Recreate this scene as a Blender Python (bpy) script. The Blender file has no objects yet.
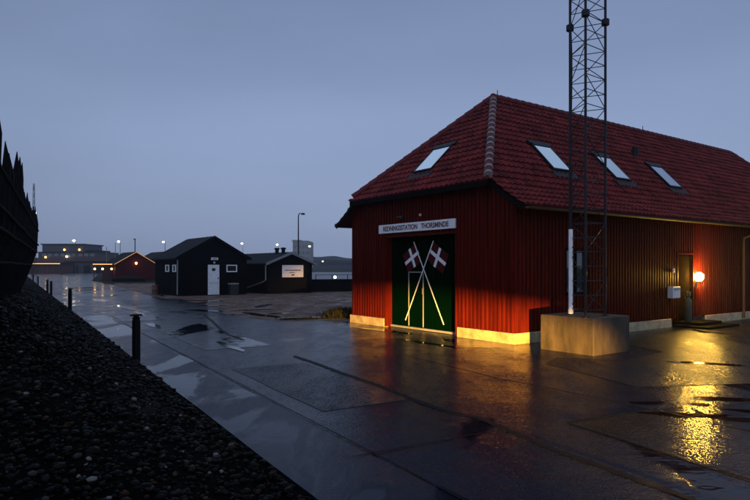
import bpy, bmesh, math, random
import numpy as np
from mathutils import Vector, Matrix
from mathutils.geometry import tessellate_polygon
random.seed(7)
rng = np.random.default_rng(7)
S = bpy.context.scene
C = S.collection
PI = math.pi

# ------------------------------------------------------------------ helpers
class MB:
    """collects shapes, then links them as one mesh object"""
    def __init__(s): s.v = []; s.f = []
    def add(s, vs, fs):
        n = len(s.v); s.v += [tuple(p) for p in vs]; s.f += [tuple(i + n for i in f) for f in fs]; return s
    def box(s, x0, x1, y0, y1, z0, z1, M=None):
        vs = [Vector((x, y, z)) for z in (z0, z1) for y in (y0, y1) for x in (x0, x1)]
        if M is not None: vs = [M @ p for p in vs]
        return s.add(vs, [(0,2,3,1),(4,5,7,6),(0,1,5,4),(2,6,7,3),(0,4,6,2),(1,3,7,5)])
    def tube(s, pts, r, n=8, cap=True):
        pts = [Vector(p) for p in pts]; rs = r if isinstance(r, (list, tuple)) else [r]*len(pts)
        rings = []
        d0 = (pts[1]-pts[0]).normalized()
        up = Vector((0,0,1)) if abs(d0.z) < .9 else Vector((1,0,0))
        for i, p in enumerate(pts):
            a = pts[max(i-1, 0)]; b = pts[min(i+1, len(pts)-1)]
            d = (b-a).normalized(); x = d.cross(up).normalized(); y = x.cross(d).normalized()
            rings.append([p + (x*math.cos(2*PI*k/n) + y*math.sin(2*PI*k/n))*rs[i] for k in range(n)])
        vs = [q for rg in rings for q in rg]; fs = []
        for i in range(len(pts)-1):
            for k in range(n): fs.append((i*n+k, i*n+(k+1)%n, (i+1)*n+(k+1)%n, (i+1)*n+k))
        if cap: fs += [tuple(range(n))[::-1], tuple((len(pts)-1)*n+k for k in range(n))]
        return s.add(vs, fs)
    def lathe(s, prof, c=(0,0,0), n=20):
        vs = []; fs = []; m = len(prof)
        for r, z in prof:
            for k in range(n): vs.append((c[0]+r*math.cos(2*PI*k/n), c[1]+r*math.sin(2*PI*k/n), c[2]+z))
        for i in range(m-1):
            for k in range(n): fs.append((i*n+k, i*n+(k+1)%n, (i+1)*n+(k+1)%n, (i+1)*n+k))
        fs += [tuple(range(n))[::-1], tuple((m-1)*n+k for k in range(n))]
        return s.add(vs, fs)
    def prism(s, poly, vec):
        n = len(poly); v = Vector(vec); a = [Vector(p) for p in poly]
        return s.add(a+[p+v for p in a], [tuple(range(n)), tuple(range(n, 2*n))[::-1]] + [(i, i+n, (i+1)%n+n, (i+1)%n) for i in range(n)])
    def sphere(s, c, r, n=16, m=8, sz=1):
        return s.lathe([(max(1e-4, r*math.sin(PI*i/m)), -r*sz*math.cos(PI*i/m)) for i in range(m+1)], c, n)
    def build(s, name, mat, parent=None, smooth=False, bevel=0, **tags):
        me = bpy.data.meshes.new(name); me.from_pydata(s.v, [], s.f); me.validate()
        bm = bmesh.new(); bm.from_mesh(me); bmesh.ops.recalc_face_normals(bm, faces=bm.faces); bm.to_mesh(me); bm.free()
        if smooth:
            me.shade_smooth()
            me.set_sharp_from_angle(angle=math.radians(40))
        me.materials.append(mat)
        o = bpy.data.objects.new(name, me); C.objects.link(o)
        if parent: o.parent = parent
        if bevel:
            b = o.modifiers.new('bevel', 'BEVEL'); b.width = bevel; b.segments = 2; b.limit_method = 'ANGLE'
        for k, v in tags.items(): o[k] = v
        return o

def thing(name, label, cat, loc=(0,0,0), rz=0, group=None):
    o = bpy.data.objects.new(name, None); C.objects.link(o); o.location = loc; o.rotation_euler = (0,0,rz)
    o.empty_display_size = .2
    o['label'] = label; o['category'] = cat
    if group: o['group'] = group
    return o
def tag(o, label, cat, group=None):
    o['label'] = label; o['category'] = cat
    if group: o['group'] = group
    return o
def copy_tree(o, parent=None, loc=None, label=None):
    c = o.copy(); C.objects.link(c); c.parent = parent
    if loc is not None: c.location = loc
    if label: c['label'] = label
    for ch in [x for x in S.objects if x.parent == o]: copy_tree(ch, c)
    return c

# ------------------------------------------------------------------ materials
def mat(name, col, rough=.6, metal=0, noise=None, bump=None, spec=.5, emit=None, coat=0, bands=None):
    """noise=(scale, amount, colour2) ; bump=(scale, distance)"""
    m = bpy.data.materials.new(name); m.use_nodes = True; nt = m.node_tree; N = nt.nodes; L = nt.links
    b = N['Principled BSDF']; b.inputs['Base Color'].default_value = (*col, 1); b.inputs['Roughness'].default_value = rough
    b.inputs['Metallic'].default_value = metal; b.inputs['Specular IOR Level'].default_value = spec
    b.inputs['Coat Weight'].default_value = coat
    tc = N.new('ShaderNodeTexCoord')
    if noise:
        n = N.new('ShaderNodeTexNoise'); n.inputs['Scale'].default_value = noise[0]; n.inputs['Detail'].default_value = 6
        n.inputs['Roughness'].default_value = .65
        mp = N.new('ShaderNodeMapping'); L.new(tc.outputs['Object'], mp.inputs[0]); L.new(mp.outputs[0], n.inputs[0])
        if len(noise) > 3: mp.inputs['Scale'].default_value = noise[3]
        r = N.new('ShaderNodeMapRange'); r.inputs['From Min'].default_value = .35; r.inputs['From Max'].default_value = .65
        r.inputs['To Max'].default_value = noise[1]; L.new(n.outputs[0], r.inputs[0])
        x = N.new('ShaderNodeMix'); x.data_type = 'RGBA'; x.inputs[6].default_value = (*col, 1); x.inputs[7].default_value = (*noise[2], 1)
        L.new(r.outputs[0], x.inputs[0]); L.new(x.outputs[2], b.inputs['Base Color'])
    if bump:
        n = N.new('ShaderNodeTexNoise'); n.inputs['Scale'].default_value = bump[0]; n.inputs['Detail'].default_value = 5
        L.new(tc.outputs['Object'], n.inputs[0])
        bp = N.new('ShaderNodeBump'); bp.inputs['Distance'].default_value = bump[1]; L.new(n.outputs[0], bp.inputs['Height']); L.new(bp.outputs[0], b.inputs['Normal'])
    if emit:
        b.inputs['Emission Color'].default_value = (*emit[0], 1); b.inputs['Emission Strength'].default_value = emit[1]
    return m
M = dict(
 dark_paint = mat('dark matt paint', (.006,.0035,.0025), .95, spec=0),
 gutter_paint = mat('dark gutter paint', (.06,.045,.035), .6, spec=.1),
 dull = mat('dirty white paint', (.26,.26,.26), .7, noise=(4,.8,(.16,.16,.15)), spec=.1),
 red_wood = mat('red painted boards', (.090,.0085,.0042), .36, noise=(3, 1, (.045,.0045,.003), (3.2,3.2,.25)), bump=(30,.002), spec=.03),
 red_wood_far = mat('far red boards', (.055,.004,.005), .6, spec=.1),
 plinth = mat('painted concrete plinth', (.46,.38,.22), .6, noise=(4, .9, (.22,.17,.09)), bump=(40,.003)),
 tile_mortar = mat('hip tile clay', (.12,.03,.032), .6, noise=(9, .8, (.05,.012,.014)), spec=.15),
 mortar = mat('pale mortar', (.30,.24,.23), .8, noise=(12,.8,(.16,.11,.11))),
 dark_frame = mat('dark window flashing', (.008,.009,.012), .5, spec=.15),
 glass = mat('window glass', (.02,.025,.03), .03, spec=1),
 skyglass = mat('roof window glass', (.86,.93,.98), .04, metal=1),
 green_door = mat('green painted door', (.0003,.0065,.002), .6, noise=(5,.8,(.0002,.0035,.001),(2,4,.4)), spec=.0),
 white = mat('white paint', (.82,.82,.82), .5, noise=(6,.6,(.55,.55,.56))),
 offwhite = mat('weathered white paint', (.75,.75,.75), .5, noise=(5,.8,(.62,.62,.64))),
 flag_red = mat('flag red', (.05,.003,.004), .5, spec=.1),
 letters = mat('sign lettering', (.10,.02,.03), .5),
 concrete = mat('stained concrete', (.062,.046,.030), .75, noise=(2.5, 1, (.022,.016,.010), (1.6,1.6,.5)), bump=(35,.006)),
 mast_metal = mat('dark galvanised steel', (.02,.02,.023), .5, metal=.4, spec=.2),
 zinc = mat('zinc', (.36,.37,.38), .4, metal=.5, noise=(5,.7,(.22,.22,.23))),
 black_wood = mat('black tarred boards', (.004,.004,.0045), .7, noise=(3,.8,(.007,.0065,.0065),(2,2,8)), bump=(20,.003), spec=.02),
 felt = mat('dark roofing felt', (.006,.0075,.011), .6, noise=(2,.8,(.004,.005,.007)), spec=.10),
 felt_far = mat('far dark roof', (.012,.014,.018), .7, spec=.1),
 post_wood = mat('dark wet timber', (.006,.005,.005), .8, noise=(6,.9,(.003,.003,.003),(4,4,.4)), bump=(20,.01), spec=.05),
 bollard = mat('black iron', (.004,.0045,.005), .6, spec=.1),
 plastic_dark = mat('dark plastic', (.02,.022,.022), .4),
 box_white = mat('white enamel', (.6,.6,.58), .35),
 greenpost = mat('faded green enamel', (.03,.042,.024), .6),
 orange_lamp = mat('lit orange lamp', (1,.6,.2), .5, emit=((1,.57,.08), 500)),
 warm_lamp = mat('lit warm lamp', (1,.7,.3), .5, emit=((1,.50,.12), 16)),
 warm_lamp_soft = mat('lit porch lamp', (1,.7,.3), .5, emit=((1,.58,.13), 8)),
 white_lamp = mat('lit white lamp', (.9,.95,1), .5, emit=((1,.84,.55), 13)),
 cold_lamp = mat('lit cold lamp', (.9,.95,1), .5, emit=((.85,.95,1), 13)),
 led = mat('lit eave strip', (1,.6,.2), .5, emit=((1,.46,.10), 2.4)),
 led_soft = mat('lit gable strip', (1,.6,.2), .5, emit=((1,.40,.10), .42)),
 far_wall = mat('far grey cladding', (.06,.052,.055), .7, noise=(.4,.8,(.04,.036,.04))),
 far_pale = mat('far pale concrete', (.24,.23,.22), .7),
 far_red = mat('far red brick', (.08,.028,.024), .7, noise=(.5,.8,(.05,.02,.018))),
 hill = mat('far scrub', (.018,.02,.017), .9, noise=(.05,.9,(.011,.012,.011))),
 grass = mat('winter grass', (.016,.022,.006), .7, noise=(2,.9,(.03,.022,.008)), spec=.1),
 rust = mat('rusty barrel', (.09,.04,.025), .6),
)

def tile_material():
    m = bpy.data.materials.new('red clay pantiles'); m.use_nodes = True; nt = m.node_tree; N = nt.nodes; L = nt.links
    b = N['Principled BSDF']; b.inputs['Roughness'].default_value = .6; b.inputs['Specular IOR Level'].default_value = .06
    uv = N.new('ShaderNodeUVMap'); fl = N.new('ShaderNodeVectorMath'); fl.operation = 'FLOOR'; L.new(uv.outputs[0], fl.inputs[0])
    wn = N.new('ShaderNodeTexWhiteNoise'); wn.noise_dimensions = '2D'; L.new(fl.outputs[0], wn.inputs['Vector'])
    cr = N.new('ShaderNodeValToRGB'); e = cr.color_ramp.elements
    e[0].position = 0; e[0].color = (.066,.010,.011,1); e[1].position = 1; e[1].color = (.165,.022,.021,1)
    x = e.new(.12); x.color = (.10,.0135,.014,1)
    L.new(wn.outputs['Value'], cr.inputs[0])
    tc = N.new('ShaderNodeTexCoord'); n = N.new('ShaderNodeTexNoise'); n.inputs['Scale'].default_value = 1.7; n.inputs['Detail'].default_value = 7
    L.new(tc.outputs['Object'], n.inputs[0])
    mx = N.new('ShaderNodeMix'); mx.data_type = 'RGBA'; mx.blend_type = 'MULTIPLY'; mx.inputs[0].default_value = .7
    r = N.new('ShaderNodeMapRange'); r.inputs['From Min'].default_value = .3; r.inputs['From Max'].default_value = .7; r.inputs['To Min'].default_value = .5; r.inputs['To Max'].default_value = 1.25
    L.new(n.outputs[0], r.inputs[0]); L.new(cr.outputs[0], mx.inputs[6]); L.new(r.outputs[0], mx.inputs[7]); L.new(mx.outputs[2], b.inputs['Base Color'])
    return m
M['tile'] = tile_material()

def wet_material(name, col, col2, dry=.38, wet=.05, cover=.5, agg=120, aggd=.0022, und=.012, pscale=.35, coarse=None, ior=1.17, grit=0):
    m = bpy.data.materials.new(name); m.use_nodes = True; nt = m.node_tree; N = nt.nodes; L = nt.links
    b = N['Principled BSDF']; b.inputs['IOR'].default_value = ior
    tc = N.new('ShaderNodeTexCoord'); P = tc.outputs['Object']
    def noise(s, det=4, vec=P, rough=.6, sc=None, dist=0):
        n = N.new('ShaderNodeTexNoise'); n.inputs['Scale'].default_value = s; n.inputs['Detail'].default_value = det
        n.inputs['Roughness'].default_value = rough; n.inputs['Distortion'].default_value = dist
        if sc:
            mp = N.new('ShaderNodeMapping'); mp.inputs['Scale'].default_value = sc[0]; mp.inputs['Rotation'].default_value = (0,0,sc[1]); L.new(vec, mp.inputs[0]); vec = mp.outputs[0]
        L.new(vec, n.inputs[0]); return n.outputs[0]
    def mr(x, a, c, d=0, e=1, smooth=True):
        r = N.new('ShaderNodeMapRange'); r.interpolation_type = 'SMOOTHSTEP' if smooth else 'LINEAR'
        for k, v in zip(('From Min','From Max','To Min','To Max'), (a,c,d,e)): r.inputs[k].default_value = v
        L.new(x, r.inputs[0]); return r.outputs[0]
    def math_(op, a, c):
        n = N.new('ShaderNodeMath'); n.operation = op
        for i, v in enumerate((a, c)):
            if isinstance(v, (int, float)): n.inputs[i].default_value = v
            else: L.new(v, n.inputs[i])
        return n.outputs[0]
    # puddle mask : elongated along the road direction
    pud = mr(noise(pscale, 6, rough=.55, sc=((1.6,.55,1), math.radians(-31)), dist=.4), cover-.035, cover+.035)
    stain = noise(1.1, 7, rough=.7)
    mix = N.new('ShaderNodeMix'); mix.data_type = 'RGBA'; mix.inputs[6].default_value = (*col,1); mix.inputs[7].default_value = (*col2,1)
    fine = noise(agg*1.3, 2)
    L.new(math_('ADD', mr(stain,.35,.65,0,.6), mr(fine,.45,.7,0,1.6)), mix.inputs[0])
    mul = N.new('ShaderNodeMix'); mul.data_type = 'RGBA'; mul.blend_type = 'MULTIPLY'; mul.inputs[0].default_value = 1
    L.new(mix.outputs[2], mul.inputs[6])
    cc = N.new('ShaderNodeCombineColor'); dk = mr(pud, 0, 1, 1, .55)
    for i in range(3): L.new(dk, cc.inputs[i])
    L.new(cc.outputs[0], mul.inputs[7]); L.new(mul.outputs[2], b.inputs['Base Color'])
    base_r = mr(noise(.9, 6, rough=.65, sc=((1.5,.6,1), math.radians(-31))), .35, .65, dry*.5, dry*1.3)
    if grit:   # proud dry stones in the wet film
        base_r = math_('MULTIPLY', base_r, mr(noise(agg*.8, 3, rough=.8), .42, .62, 1-grit, 1+grit))
    rr = N.new('ShaderNodeMix'); rr.data_type = 'FLOAT'; L.new(pud, rr.inputs[0]); L.new(base_r, rr.inputs[2]); rr.inputs[3].default_value = wet
    L.new(rr.outputs[0], b.inputs['Roughness'])
    # bumps : aggregate (dies out in the puddles) and slow undulation
    v = N.new('ShaderNodeTexVoronoi'); v.inputs['Scale'].default_value = agg; L.new(P, v.inputs['Vector'])
    inv = math_('SUBTRACT', 1, pud)
    h1 = math_('MULTIPLY', math_('MULTIPLY', math_('SUBTRACT', 1, v.outputs['Distance']), inv), aggd)
    h2 = math_('MULTIPLY', noise(1.3, 3, sc=((1,1.9,1), math.radians(20))), und)
    h3 = math_('MULTIPLY', noise(14, 3), math_('MULTIPLY', inv, .003))
    hh = math_('ADD', math_('ADD', h1, h2), h3)
    if coarse: hh = math_('ADD', hh, math_('MULTIPLY', noise(coarse[0], 6, rough=.7), math_('MULTIPLY', inv, coarse[1])))
    bp = N.new('ShaderNodeBump'); bp.inputs['Distance'].default_value = 1; L.new(hh, bp.inputs['Height']); L.new(bp.outputs[0], b.inputs['Normal'])
    return m
M['asphalt'] = wet_material('wet asphalt', (.006,.0075,.014), (.016,.0165,.024), dry=.25, cover=.60, wet=.06, und=.012, agg=70, aggd=.0016, grit=.5)
M['asphalt_new'] = wet_material('wet coarse asphalt patch', (.010,.010,.011), (.022,.021,.02), dry=.17, cover=.66, wet=.07, agg=52, aggd=.0016, grit=.6, pscale=.8, und=.004)
M['asphalt_smooth'] = wet_material('smooth wet asphalt', (.007,.0085,.015), (.014,.015,.022), dry=.15, cover=.52, wet=.05, und=.008, agg=80, aggd=.001)
M['asphalt_yard'] = wet_material('rough yard asphalt', (.006,.0065,.009), (.018,.017,.019), dry=.42, cover=.66, wet=.12, und=.006, agg=60, aggd=.004, grit=.5)
M['asphalt_dull'] = wet_material('dull coarse asphalt', (.006,.007,.011), (.018,.018,.024), dry=.34, cover=.66, wet=.06, und=.008, agg=55, aggd=.0035, grit=.5)
M['gutter'] = wet_material('wet concrete gutter', (.010,.012,.022), (.018,.020,.032), dry=.24, wet=.09, cover=.50, ior=1.16, aggd=.0018, grit=.35, und=.003, pscale=.5)
M['gravel'] = wet_material('wet gravel', (.26,.165,.125), (.05,.033,.028), dry=.75, wet=.08, cover=.60, agg=30, aggd=.02, coarse=(3,.05), pscale=.5)
M['earth'] = wet_material('dark earth', (.012,.011,.010), (.006,.006,.006), dry=.9, cover=.7, agg=20, aggd=.02, coarse=(2,.05))
M['bank'] = wet_material('pebbly bank', (.006,.0055,.005), (.0025,.0024,.0024), dry=.9, cover=.9, agg=24, aggd=.05, coarse=(9,.12), ior=1.05)
M['tar'] = mat('tar joint', (.002,.002,.003), .6, noise=(8,.8,(.004,.004,.005)), bump=(60,.004), spec=.1)
M['puddle'] = mat('puddle water', (.003,.003,.003), .07, bump=(3,.0006), spec=.3)
M['sea'] = mat('harbour water', (.01,.013,.016), .38, bump=(.5,.003))

def stone_material():
    m = bpy.data.materials.new('wet beach stones'); m.use_nodes = True; nt = m.node_tree; N = nt.nodes; L = nt.links
    b = N['Principled BSDF']; b.inputs['Roughness'].default_value = .45; b.inputs['Specular IOR Level'].default_value = .05
    g = N.new('ShaderNodeNewGeometry'); cr = N.new('ShaderNodeValToRGB'); cr.color_ramp.interpolation = 'CONSTANT'
    e = cr.color_ramp.elements; e[0].position = 0; e[0].color = (.0008,.0008,.001,1); e[1].position = .3; e[1].color = (.003,.003,.003,1)
    for p, c in ((.6,(.006,.005,.004)),(.80,(.009,.0075,.007)),(.90,(.022,.010,.005)),(.95,(.03,.028,.026)),(.99,(.12,.11,.105))):
        x = e.new(p); x.color = (*c,1)
    L.new(g.outputs['Random Per Island'], cr.inputs[0]); L.new(cr.outputs[0], b.inputs['Base Color'])
    return m
M['stone'] = stone_material()

# ------------------------------------------------------------------ world, sun, camera
EL, AZ = 4.0, 200.0
w = bpy.data.worlds.new('World'); S.world = w; w.use_nodes = True
nt = w.node_tree; N = nt.nodes; L = nt.links; N.clear()
out = N.new('ShaderNodeOutputWorld')
sky = N.new('ShaderNodeTexSky'); sky.sky_type = 'NISHITA'; sky.sun_disc = False
sky.sun_elevation = math.radians(EL); sky.sun_rotation = math.radians(AZ); sky.dust_density = 4; sky.ozone_density = 4
bg1 = N.new('ShaderNodeBackground'); bg1.inputs['Strength'].default_value = .012; L.new(sky.outputs[0], bg1.inputs[0])
# overcast dusk: even blue grey cloud, a little lighter low down, with faint soft cloud
tc = N.new('ShaderNodeTexCoord'); sx = N.new('ShaderNodeSeparateXYZ'); L.new(tc.outputs['Generated'], sx.inputs[0])
cr = N.new('ShaderNodeValToRGB'); L.new(sx.outputs['Z'], cr.inputs[0]); cr.color_ramp.interpolation = 'EASE'
e = cr.color_ramp.elements
e[0].position = 0.0; e[0].color = (.250,.310,.462,1)
e[1].position = 1.0; e[1].color = (.20,.26,.40,1)
for p, c in ((.10,(.248,.312,.470)), (.22,(.246,.318,.492)), (.34,(.200,.262,.420)), (.46,(.172,.228,.375)), (.62,(.32,.42,.60)), (.8,(.28,.37,.54))):
    x = e.new(p); x.color = (*c,1)
mp = N.new('ShaderNodeMapping'); mp.inputs['Scale'].default_value = (1,1,3.2); L.new(tc.outputs['Generated'], mp.inputs[0])
cn = N.new('ShaderNodeTexNoise'); cn.inputs['Scale'].default_value = 1.8; cn.inputs['Detail'].default_value = 4; cn.inputs['Roughness'].default_value = .5; L.new(mp.outputs[0], cn.inputs[0])
rg = N.new('ShaderNodeMapRange'); rg.inputs['From Min'].default_value = .3; rg.inputs['From Max'].default_value = .7; rg.inputs['To Min'].default_value = .93; rg.inputs['To Max'].default_value = 1.07
L.new(cn.outputs[0], rg.inputs[0])
# brighter cloud to the north, above the station ridge, thicker to the left
vd = N.new('ShaderNodeVectorMath'); vd.operation = 'DOT_PRODUCT'; L.new(tc.outputs['Generated'], vd.inputs[0]); vd.inputs[1].default_value = Vector((.10,.95,.25)).normalized()
h_ = N.new('ShaderNodeMath'); h_.operation = 'MULTIPLY_ADD'; h_.inputs[1].default_value = .5; h_.inputs[2].default_value = .5; L.new(vd.outputs['Value'], h_.inputs[0])
rb = N.new('ShaderNodeValToRGB'); rb.color_ramp.interpolation = 'EASE'; L.new(h_.outputs[0], rb.inputs[0])   # last light of the west is behind the camera
q = rb.color_ramp.elements; q[0].position = .1; q[0].color = (.86,)*3+(1,); q[1].position = 1; q[1].color = (.53,)*3+(1,)
for p, c in ((.45,.72),(.70,.42),(.84,.415),(.95,.51)):
    x = q.new(p); x.color = (c,c,c,1)
mu = N.new('ShaderNodeMath'); mu.operation = 'MULTIPLY'; L.new(rg.outputs[0], mu.inputs[0]); m2_ = N.new('ShaderNodeMath'); m2_.operation = 'MULTIPLY'; m2_.inputs[1].default_value = 2; L.new(rb.outputs[0], m2_.inputs[0]); L.new(m2_.outputs[0], mu.inputs[1])
bg2 = N.new('ShaderNodeBackground'); L.new(cr.outputs[0], bg2.inputs[0]); L.new(mu.outputs[0], bg2.inputs[1])
ad = N.new('ShaderNodeAddShader'); L.new(bg1.outputs[0], ad.inputs[0]); L.new(bg2.outputs[0], ad.inputs[1]); L.new(ad.outputs[0], out.inputs[0])

sl = bpy.data.lights.new('dusk_sun', 'SUN'); sl.energy = .03; sl.angle = math.radians(30); sl.color = (.8,.88,1)
so = bpy.data.objects.new('dusk_sun', sl); C.objects.link(so)
sd = Vector((math.sin(math.radians(AZ))*math.cos(math.radians(30)), math.cos(math.radians(AZ))*math.cos(math.radians(30)), math.sin(math.radians(30))))
so.rotation_euler = sd.to_track_quat('Z', 'Y').to_euler()

cd = bpy.data.cameras.new('camera'); cam = bpy.data.objects.new('camera', cd); C.objects.link(cam); S.camera = cam
cam.location = (0,0,1.65); cam.rotation_euler = (PI/2,0,0)
cd.sensor_width = 36; cd.lens = 28.8; cd.shift_y = 17/750; cd.clip_start = .05; cd.clip_end = 4000
S.view_settings.view_transform = 'Standard'; S.view_settings.look = 'None'; S.view_settings.exposure = 0; S.view_settings.gamma = 1
S.cycles.max_bounces = 6; S.cycles.volume_bounces = 1; S.cycles.sample_clamp_indirect = 15; S.cycles.use_denoising = True
S.cycles.volume_step_rate = 4

# ------------------------------------------------------------------ setting
def sheet(name, pts, z, m, kind='structure', label=None):
    tris = tessellate_polygon([[Vector((x, y, 0)) for x, y in pts]])
    me = bpy.data.meshes.new(name); P3 = [(x, y, z) for x, y in pts]; fs = []
    for a, b, c in tris:
        ar = (P3[b][0]-P3[a][0])*(P3[c][1]-P3[a][1])-(P3[b][1]-P3[a][1])*(P3[c][0]-P3[a][0])
        fs.append((a, b, c) if ar > 0 else (a, c, b))
    me.from_pydata(P3, [], fs); me.materials.append(m)
    o = bpy.data.objects.new(name, me); C.objects.link(o); o['kind'] = kind
    return o
land = [(-1500,-80),(1500,-80),(1500,720),(60,74.6),(-9,44),(-20,90),(-52,236),(1500,236),(1500,2500),(-1500,2500)]
land = [(-1500,-80),(1500,-80),(1500,76),(60,76),(-9,44),(-20,90),(-52,236),(1500,236),(1500,2500),(-1500,2500)]
g = sheet('ground', land, 0, M['earth'])
mb = MB()
for a, b in (((60,76),(-9,44)),((-9,44),(-20,90)),((-20,90),(-52,236)),((-52,236),(1500,236)),((1500,76),(60,76))):
    mb.add([(*a,0),(*b,0),(*b,-3),(*a,-3)], [(0,1,2,3)])
mb.build('quay_edge', M['concrete'], kind='structure')
sheet('water', [(-300,20),(1500,20),(1500,600),(-300,600)], -.35, M['sea'])

# road edge line: E0 + a*U, p metres to its left
E0 = Vector((2.22,0,0)); U = Vector((-.5145,.8575,0)); NL = Vector((-.8575,-.5145,0))
def ap(a, p, z=0): v = E0+U*a+NL*p; return (v.x, v.y, z)
road = [ap(-12,0)[:2], (14,-12), (40,-6), (40,40), (9,34), (-.72,18.1), (-3.05,18.3), (-4.55,19.8), (-8.85,27.8), (-13.5,35.4), (-24,55), (-34,72), (-60,130), (-75,160), ap(176,0)[:2]]
sheet('road', road, .004, M['asphalt'])
sheet('gravel_yard', [(-.72,18.1),(9,34),(7,50.5),(-8.4,43.7),(-18,60),(-26,60),(-24,55),(-13.5,35.4),(-8.85,27.8),(-4.55,19.8),(-3.05,18.3)], .006, M['gravel'])
# gutter strip of smooth concrete along the left edge, with a ragged right side
gl = []; gr = []
for i in range(0, 90):
    a = -8+i*1.0; gl.append(ap(a, .0)[:2]); gr.append(ap(a, -(.76+.05*math.sin(i*1.7)+.05*math.sin(i*.61)+.04*random.uniform(-1,1)))[:2])
sheet('gutter_strip', gl+gr[::-1], .008, M['gutter'])
# kerb stone edge against the bank
k = MB()
for j_ in range(2):
    for i in range(81): k.v += [ap(-8+i, 0+.1*j_, 0), ap(-8+i, 0+.1*j_, .032+.004*math.sin(i*2.1))]
for i in range(80): k.f += [(2*i,2*i+2,2*i+3,2*i+1), (162+2*i,163+2*i,165+2*i,164+2*i), (2*i+1,2*i+3,165+2*i,163+2*i)]
k.build('kerb', M['gutter'], kind='structure')

def seam(pts, wd, z=.012, name='tar_joint', m='tar', jit=.22, step=.07):
    P = [Vector((x,y,0)) for x, y in pts]; Ls = []; 
    for a, b in zip(P, P[1:]):
        n = max(1, int((b-a).length/step)); Ls += [a.lerp(b, i/n) for i in range(n)]
    Ls.append(P[-1]); A = []; B = []; ph = random.random()*9
    for i, p in enumerate(Ls):
        d = (Ls[min(i+1,len(Ls)-1)]-Ls[max(i-1,0)]).normalized(); n = Vector((-d.y,d.x,0))
        off = wd*.12*math.sin(i*.13+ph); e_ = min(1, i/3+.1, (len(Ls)-1-i)/3+.1)
        A.append((*(p+n*(off+wd*.5*e_*(1+jit*random.uniform(-1,1))))[:2], z)); B.append((*(p+n*(off-wd*.5*e_*(1+jit*random.uniform(-1,1))))[:2], z))
    mb = MB(); n = len(A); mb.add(A+B, [(i,i+1,n+i+1,n+i) for i in range(n-1)])
    return mb.build(name, M[m], kind='structure')
seam([(-1.5,11.1),(-.39,9.08),(.74,6.94),(1.13,6.47),(1.57,5.5),(2.08,4.5),(3.0,2.8)], .085, jit=.3, step=.045)
seam([ap(a,-.80)[:2] for a in (1,4,7,10,14,20)], .02, z=.016)
seam([(-.26,5.13),(.45,5.55),(1.03,5.9),(1.25,6.05)], .025, z=.016)
seam([(.47,11.25),(1.3,9.75),(1.82,8.8),(2.45,7.95),(3.2,6.9),(4.6,4.6)], .028, z=.016)
seam([(-5.8,20.5),(-3.6,14.6),(-2.9,13.4)], .07)
seam([(-10.5,31),(-6.4,22.8),(-5.1,20.4)], .035)
seam([(-13.3,26.2),(-10.0,26.9)], .05, z=.016)
sheet('asphalt_yard', [(3.6,8.2),(2.9,10.2),(3.3,10.9),(4.4,10.6),(5.6,11.6),(5.3,12.8),(5.9,14.6),(12,19),(20,20),(16,12),(9.5,9.9),(5.6,8.5)], .0084, M['asphalt_yard'])
# coarse patch with its dark angular joint
sheet('asphalt_patch', [(2.03,6.35),(2.96,6.78),(9,9.6),(12,4),(3.9,2.4)], .0088, M['asphalt_new'])
seam([(3.05,6.85),(2.6,6.6),(2.03,6.33),(2.28,5.85),(2.54,5.35),(2.89,4.63),(3.9,2.6)], .04, z=.013)
def patch(a0, a1, p0, p1, z, m):
    pts = [ap(a0+(a1-a0)*i/8, p0+.02*random.uniform(-1,1))[:2] for i in range(9)]+[ap(a1-(a1-a0)*i/8, p1+.02*random.uniform(-1,1))[:2] for i in range(9)]
    sheet('asphalt_patch', pts, z, M[m])
patch(13,19,-1.3,-2.7,.0085,'asphalt_smooth'); patch(7.3,10.6,-1.1,-2.35,.0086,'asphalt_dull'); patch(24,33,-2.4,-5.2,.0087,'asphalt_dull'); patch(20.5,23,-.9,-2.1,.0088,'asphalt_smooth'); patch(38,55,-1.2,-3.4,.0086,'asphalt_smooth')
def puddle(cx, cy, rx, ry, rot, z=.0135):
    n = 40; ph = [random.random()*7 for _ in range(4)]; pts = []
    for i in range(n):
        t = 2*PI*i/n; r = 1+.16*math.sin(2*t+ph[0])+.12*math.sin(3*t+ph[1])+.09*math.sin(5*t+ph[2])+.05*math.sin(9*t+ph[3])
        x, y = rx*r*math.cos(t), ry*r*math.sin(t); c, s = math.cos(rot), math.sin(rot)
        pts.append((cx+x*c-y*s, cy+x*s+y*c))
    sheet('puddle', pts, z, M['puddle'])
for a in ((3.42,6.66,.42,.10,-.2),(4.0,6.4,.28,.09,-.3),(3.88,7.15,.13,.06,0),(4.35,7.45,.3,.12,-.2),(4.3,6.8,.25,.07,-.3),(3.3,7.25,.25,.05,.1),(5.6,10.2,.5,.14,-.4),(-3.9,20.5,1.2,.25,-.9),(-1.3,19.6,.8,.22,.1),(.2,15.5,1.1,.16,-.9),(-6.2,16.8,.9,.12,-1.0),(-3.0,12.4,.8,.10,-1.05),(-10.2,24.5,1.6,.25,-1.0),(-13.5,29.5,1.8,.3,-1.0),(-8.2,21.0,.7,.10,-1.1),(1.2,12.8,.9,.10,-.9)):
    puddle(*a)
for i, (cx, cy, rx, ry) in enumerate(((-6.4,22.6,.9,.3),(-8.6,29.4,1.1,.3),(-7.0,25.6,.6,.2),(-4.6,23.0,.8,.18),(-3.4,21.2,.5,.12))):
    puddle(cx, cy, rx, ry, -.5+.3*i, z=.011)

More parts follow.
